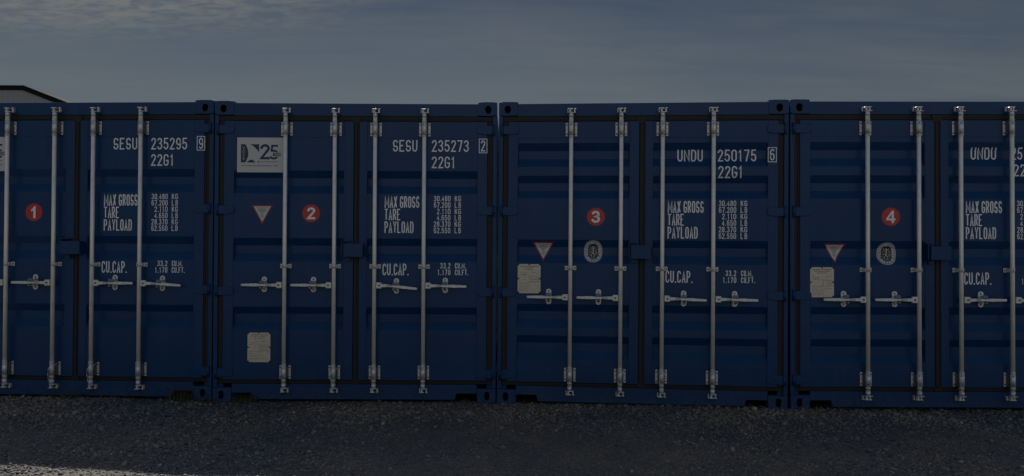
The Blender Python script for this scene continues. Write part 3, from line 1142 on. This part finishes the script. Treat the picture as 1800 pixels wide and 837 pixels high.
SPECS = [
    dict(num=1, kind='A', pose=(-2.4495, .0799, .0096, -.0553, .0002), serial=('SESU', '235295', '9'), dz1=.003, dx1=.008, dz2=-.001, dx2=-.004, dz3=-.002,
         handle_z=1.003, guide_z=1.163, circ_z=1.615, tilt=(.0, .0, .0, .06), wires=(1, 2), sign=True,
         label='blue container with red number 1 sticker and serial 235295, cut by the left edge'),
    dict(num=2, kind='A', pose=(0, 0, 0, .0010, .0004), serial=('SESU', '235273', '2'), dz1=0, dx1=0, dz2=0, dx2=0, dz3=0,
         handle_z=1.006, guide_z=1.168, circ_z=1.623, tilt=(.0, .0, .10, .02), wires=(1,), sign=True, tri=(-.803, 1.693), plate=(-.920, -.724, .340, .593),
         label='blue container with red number 2 sticker and white 25 anniversary board'),
    dict(num=3, kind='B', pose=(2.4412, -.1231, -.0028, -.0955, -.0026), serial=('UNDU', '250175', '6'), dz1=-.083, dx1=-.015, dz2=-.034, dx2=-.029, dz3=-.042,
         handle_z=.918, guide_z=1.166, circ_z=1.604, tilt=(.0, .0, .04, .02), wires=(1, 2), tri=(-.829, 1.388), emblem=(-.402, 1.309, .078, .093), plate=(-1.046, -.850, .946, 1.196),
         label='blue container with red number 3 sticker, oval seal and serial 250175'),
    dict(num=4, kind='B', pose=(4.8995, -.2401, .0006, -.0120, .0021), serial=('UNDU', '25', None), dz1=-.068, dx1=-.018, dz2=-.032, dx2=-.011, dz3=-.046,
         handle_z=.920, guide_z=1.166, circ_z=1.609, tilt=(.0, .0, .0, .0), wires=(1, 2), tri=(-.841, 1.385), emblem=(-.406, 1.301, .080, .092), plate=(-1.053, -.856, .936, 1.186),
         label='blue container with red number 4 sticker, cut by the right edge'),
]
for sp in SPECS:
    container(sp)


# ------------------------------------------------------------ ground
def vnoise(X, Y, seed, scale, octaves=4, gain=.5):
    rs = np.random.RandomState(seed)
    T = rs.rand(256, 256)
    out = np.zeros_like(X); amp = 1; tot = 0
    for o in range(octaves):
        x = X * scale + 100.3 * (o + 1); y = Y * scale + 57.1 * (o + 1)
        xi = np.floor(x).astype(int); yi = np.floor(y).astype(int)
        fx = x - xi; fy = y - yi
        fx = fx * fx * (3 - 2 * fx); fy = fy * fy * (3 - 2 * fy)
        a = T[xi % 256, yi % 256]; b = T[(xi + 1) % 256, yi % 256]
        c = T[xi % 256, (yi + 1) % 256]; d = T[(xi + 1) % 256, (yi + 1) % 256]
        out += amp * ((a * (1 - fx) + b * fx) * (1 - fy) + (c * (1 - fx) + d * fx) * fy)
        tot += amp; amp *= gain; scale *= 2
    return out / tot


def ground_h(X, Y):
    h = (vnoise(X, Y, 3, .8, 3) - .5) * .045 + (vnoise(X, Y, 4, 7, 3) - .5) * .010
    # falls a little from left to right, banked up against the left containers
    h += np.clip((-X) * .004, -.03, .02)
    h -= np.clip((X + 1.7) / 1.7, 0, 1) * .026 * np.clip((-Y - .8) / 1.2, 0, 1)
    h -= np.clip((X + .2) / 1.6, 0, 1) * .040 * np.clip((-Y - 1.0) / 1.2, 0, 1)
    near = np.exp(-((Y + .15) / .35) ** 2)
    h = h - .004 + near * (.010 + .010 * np.clip(-X / 2, 0, 1))
    under = np.clip((Y - .06) / .25, 0, 1)
    h = h * (1 - under) + (-.012) * under
    # fade flat in the distance
    far = np.clip((np.hypot(X - 1, Y + 3) - 9) / 10, 0, 1)
    h = h * (1 - far)
    return h


def axis(lo, hi, step, far):
    a = list(np.arange(lo, hi + 1e-6, step))
    s = step
    x = hi; r = []
    while x < far:
        s *= 1.35; x += s; r.append(x)
    l = []; s = step; x = lo
    while x > -far:
        s *= 1.35; x -= s; l.append(x)
    return np.array(l[::-1] + a + r)


gx = axis(-5.0, 8.0, .045, 2500); gy = axis(-5.0, .6, .045, 2500)
GX, GY = np.meshgrid(gx, gy)
GZ = ground_h(GX, GY)
nx, ny = len(gx), len(gy)
co = np.stack([GX.ravel(), GY.ravel(), GZ.ravel()], 1)
idx = np.arange(nx * ny).reshape(ny, nx)
quads = np.stack([idx[:-1, :-1].ravel(), idx[:-1, 1:].ravel(), idx[1:, 1:].ravel(), idx[1:, :-1].ravel()], 1)


def np_mesh(name, co, faces, mat, smooth=False):
    me = bpy.data.meshes.new(name)
    k = faces.shape[1]
    me.vertices.add(len(co)); me.vertices.foreach_set('co', co.astype(np.float32).ravel())
    me.loops.add(len(faces) * k); me.loops.foreach_set('vertex_index', faces.astype(np.int32).ravel())
    me.polygons.add(len(faces))
    me.polygons.foreach_set('loop_start', np.arange(0, len(faces) * k, k, dtype=np.int32))
    me.polygons.foreach_set('loop_total', np.full(len(faces), k, dtype=np.int32))
    if smooth:
        me.polygons.foreach_set('use_smooth', np.ones(len(faces), dtype=bool))
    me.update(calc_edges=True)
    me.materials.append(mat)
    o = bpy.data.objects.new(name, me)
    COL.objects.link(o)
    return o


def ground_mat():
    m, t, b = new_mat('gravel_ground')
    g = N(t, 'ShaderNodeNewGeometry')
    v1 = N(t, 'ShaderNodeTexVoronoi', Scale=75.0); v1.feature = 'F1'
    v2 = N(t, 'ShaderNodeTexVoronoi', Scale=170.0); v2.feature = 'F1'
    n1 = N(t, 'ShaderNodeTexNoise', Scale=1.1, Detail=5.0, Roughness=0.6)
    n2 = N(t, 'ShaderNodeTexNoise', Scale=60.0, Detail=5.0, Roughness=0.7)
    for n in (v1, v2, n1, n2):
        t.links.new(g.outputs['Position'], n.inputs['Vector'])
    sc = N(t, 'ShaderNodeSeparateColor')
    t.links.new(v1.outputs['Color'], sc.inputs[0])
    c = ramp(t, sc.outputs[0], [(0, (.040, .042, .044)), (.6, (.074, .075, .075)), (1.0, (.15, .148, .145))])
    c = mixc(t, ramp(t, n2.outputs[0], [(.35, 0), (.7, 1)]), c, (.075, .075, .073))
    patch = ramp(t, n1.outputs[0], [(.36, (.72, .80, .95)), (.5, (1.0, 1.0, 1.02)), (.66, (1.55, 1.45, 1.30))])
    c = mixc(t, 1.0, c, patch, 'MULTIPLY')
    t.links.new(c, b.inputs['Base Color'])
    b.inputs['Roughness'].default_value = .85
    b.inputs['Specular IOR Level'].default_value = .3
    hgt = math_n(t, 'ADD', math_n(t, 'MULTIPLY', v1.outputs['Distance'], -1.0), math_n(t, 'MULTIPLY', v2.outputs['Distance'], -.5))
    hgt = math_n(t, 'ADD', hgt, math_n(t, 'MULTIPLY', n2.outputs[0], .6))
    bn = N(t, 'ShaderNodeBump', Strength=.9, Distance=.012)
    t.links.new(hgt, bn.inputs['Height'])
    t.links.new(bn.outputs[0], b.inputs['Normal'])
    return m


gr = np_mesh('ground', co, quads, ground_mat(), True)
gr['kind'] = 'structure'


def stone_mat():
    m, t, b = new_mat('gravel_stone')
    g = N(t, 'ShaderNodeNewGeometry')
    c = ramp(t, g.outputs['Random Per Island'], [(0, (.035, .037, .040)), (.3, (.060, .063, .066)), (.62, (.088, .088, .088)), (.86, (.105, .101, .095)), (.97, (.13, .128, .122)), (1, (.20, .195, .19))])
    n = N(t, 'ShaderNodeTexNoise', Scale=90.0, Detail=4.0, Roughness=.6)
    t.links.new(g.outputs['Position'], n.inputs['Vector'])
    c = mixc(t, 1.0, c, ramp(t, n.outputs[0], [(.3, 1.08), (.7, 1.70)]), 'MULTIPLY')
    pn = N(t, 'ShaderNodeTexNoise', Scale=.9, Detail=4.0, Roughness=.6)
    t.links.new(g.outputs['Position'], pn.inputs['Vector'])
    c = mixc(t, 1.0, c, ramp(t, pn.outputs[0], [(.36, (.72, .80, .98)), (.5, (1.0, 1.0, 1.0)), (.64, (1.30, 1.20, 1.05))]), 'MULTIPLY')
    sy = N(t, 'ShaderNodeSeparateXYZ')
    t.links.new(g.outputs['Position'], sy.inputs[0])
    # paler, dustier stone along the foot of the row
    ft = math_n(t, 'MULTIPLY', math_n(t, 'ADD', sy.outputs[1], .95), 1.6, clamp=True)
    c = mixc(t, math_n(t, 'MULTIPLY', ft, ramp(t, pn.outputs[0], [(.42, .15), (.60, .9)])), c, mixc(t, 1.0, c, (1.38, 1.30, 1.20), 'MULTIPLY'))
    t.links.new(c, b.inputs['Base Color'])
    b.inputs['Roughness'].default_value = .75
    b.inputs['Specular IOR Level'].default_value = .35
    return m


def stones():
    rs = np.random.RandomState(11)
    bmi = bmesh.new()
    bmesh.ops.create_icosphere(bmi, subdivisions=1, radius=1)
    bv = np.array([v.co[:] for v in bmi.verts]); bf = np.array([[v.index for v in f.verts] for f in bmi.faces])
    bmi.free()
    shapes = []
    for k in range(24):
        s = bv * (1 + rs.uniform(-.28, .28, (len(bv), 1)))
        s = s + rs.uniform(-.12, .12, s.shape)
        s *= np.array([1.0, rs.uniform(.6, 1.0), rs.uniform(.4, .75)])
        shapes.append(s)
    shapes = np.array(shapes)
    # positions inside the visible apron (and a margin each side)
    Ntry = 210000
    x = rs.uniform(-4.6, 7.6, Ntry); y = rs.uniform(-3.6, .35, Ntry)
    coarse = vnoise(x, y, 21, .7, 4, .6)
    strip = np.exp(-((y + .50) / .38) ** 2)
    right = np.clip((x - 2.5) / 2.5, 0, 1) * .35
    left = np.clip((-x - .6) / 1.5, 0, 1) * .45
    dens = np.clip((coarse - .40) * 2.6 + .36 + strip * .55 + right + left, .22, 1.0)
    dens *= np.where(y < -2.9, .5, 1) * np.where(y > .05, .45, 1)
    keep = rs.rand(Ntry) < dens * .64
    x, y, coarse, strip, right, left = (a[keep] for a in (x, y, coarse, strip, right, left))
    ne = 1500
    ex = rs.uniform(-4.4, 7.4, ne); ey = -.12 - np.abs(rs.normal(0, .55, ne))
    keep2 = rs.rand(ne) < np.clip((vnoise(ex, ey, 33, 1.3, 3) - .38) * 4, .08, 1)
    ex, ey = ex[keep2], ey[keep2]
    nbig = len(ex)
    x = np.concatenate([x, ex]); y = np.concatenate([y, ey])
    coarse, strip, right, left = (np.concatenate([a, np.zeros(nbig)]) for a in (coarse, strip, right, left))
    n = len(x)
    big = np.clip((coarse - .45) * 1.5, 0, 1) + strip * .5 + right + left * .6
    r = .0036 + rs.gamma(2.2, .0022, n) * (.6 + .95 * big)
    r = np.clip(r, .003, .026)
    r[-nbig:] = rs.uniform(.012, .027, nbig)
    z = ground_h(x, y) + r * rs.uniform(-.15, .42, n)
    ang = rs.uniform(0, 2 * PI, n); tl = rs.uniform(-.5, .5, (n, 2))
    sh = shapes[rs.randint(0, len(shapes), n)] * r[:, None, None]
    ca, sa = np.cos(ang)[:, None], np.sin(ang)[:, None]
    X = sh[:, :, 0] * ca - sh[:, :, 1] * sa
    Y = sh[:, :, 0] * sa + sh[:, :, 1] * ca
    Z = sh[:, :, 2] + X * tl[:, :1] + Y * tl[:, 1:]
    P = np.stack([X + x[:, None], Y + y[:, None], Z + z[:, None]], 2).reshape(-1, 3)
    Fc = (bf[None] + (np.arange(n) * len(bv))[:, None, None]).reshape(-1, 3)
    print('stones', n)
    o = np_mesh('gravel', P, Fc, stone_mat())
    o['kind'] = 'stuff'
    o['label'] = 'loose grey crushed stone spread in front of the containers'


stones()

# ------------------------------------------------------------ weeds at the container feet
M_GRASS = plain('grass_blade', (.055, .062, .026), .6, var=.35, scale=9)


def weed(x, y, n, h, spread, seed, label):
    r = random.Random(seed)
    bm = bmesh.new()
    for i in range(n):
        a = r.uniform(0, 2 * PI); d = spread * math.sqrt(r.random())
        px, py = d * math.cos(a), d * .45 * math.sin(a)
        hh = h * r.uniform(.35, 1.0)
        lean = r.uniform(-.5, .5), r.uniform(-.5, .3)
        w = r.uniform(.0013, .0028)
        ta = r.uniform(0, PI); dx, dy = math.cos(ta) * w, math.sin(ta) * w
        prev = None
        for k in range(5):
            t = k / 4
            c = (px + lean[0] * hh * t ** 1.8, py + lean[1] * hh * t ** 1.8, hh * (t - .25 * t * t * abs(lean[0])))
            ww = 1 - t * .9
            a1 = bm.verts.new((c[0] - dx * ww, c[1] - dy * ww, c[2])); a2 = bm.verts.new((c[0] + dx * ww, c[1] + dy * ww, c[2]))
            if prev:
                bm.faces.new((prev[0], prev[1], a2, a1))
            prev = (a1, a2)
    me = finish(bm, 'weed_tuft', M_GRASS)
    o = bpy.data.objects.new('weed_tuft', me)
    COL.objects.link(o)
    z = float(ground_h(np.array([x]), np.array([y]))[0])
    o.location = (x, y, z - .005)
    o['label'] = label
    o['category'] = 'weed'
    o['group'] = 'weeds growing at the feet of the containers'


weed(-2.50, -.02, 90, .10, .15, 1, 'low thin weeds under the sill of container number 1, far from the corner')
weed(-1.50, -.03, 150, .16, .11, 2, 'grass tuft in the fork pocket of container number 1')
weed(-1.24, -.06, 60, .10, .07, 3, 'small grass tuft in front of the bottom right corner of container number 1')
weed(-.94, -.03, 130, .12, .12, 4, 'grass tuft in the left fork pocket of container number 2')


# ------------------------------------------------------------ building behind
def warehouse():
    root = bpy.data.objects.new('warehouse', None)
    COL.objects.link(root)
    root.location = (-24.0, 24.0, 0)
    root['label'] = 'pale grey building gable with dark roof edge behind container number 1'
    root['category'] = 'building'
    # outline of the gable, in local x/z; a clipped ridge with 21 degree slopes
    xt, zt = 7.33, 7.292
    sl = (7.292 - 6.671) / 1.62
    xe = 13.5
    ze = zt - (xe - xt) * sl
    t = .168

    def wall(bm):
        P = [(-xe + .1, 0), (xe - .1, 0), (xe - .1, ze - .09), (xt - .05, zt - t * .5), (-xt + .05, zt - t * .5), (-xe + .1, ze - .09)]
        a = add_prism(bm, P, 0.06, 14)

    def fascia(bm):
        O = [(-xe, ze), (-xt, zt), (xt, zt), (xe, ze)]
        I = [(-xe, ze - t), (-xt - .02, zt - t), (xt - .06, zt - t), (xe, ze - t)]
        add_prism(bm, (O + I[::-1])[::-1], 0, .059)

    def roofs(bm):
        O = [(-xe, ze), (-xt, zt), (xt, zt), (xe, ze)]
        I = [(a, b - .012) for a, b in O]
        O = [(a, b - .07) for a, b in O]
        add_prism(bm, (O + I[::-1]), .0595, 14.1)
    M_CLAD, tt, bb = new_mat('grey_cladding')
    g = N(tt, 'ShaderNodeTexCoord')
    w = N(tt, 'ShaderNodeTexWave', Scale=1.6, Distortion=0.0)
    tt.links.new(g.outputs['Object'], w.inputs['Vector'])
    bn = N(tt, 'ShaderNodeBump', Strength=.3, Distance=.02)
    tt.links.new(w.outputs[1], bn.inputs['Height']); tt.links.new(bn.outputs[0], bb.inputs['Normal'])
    bb.inputs['Base Color'].default_value = (.27, .28, .29, 1)
    bb.inputs['Roughness'].default_value = .5
    part('wall', root, 'whwall', wall, M_CLAD)
    part('roof_edge', root, 'whfascia', fascia, M_FASCIA)
    part('roof', root, 'whroof', roofs, M_ROOFM)


warehouse()
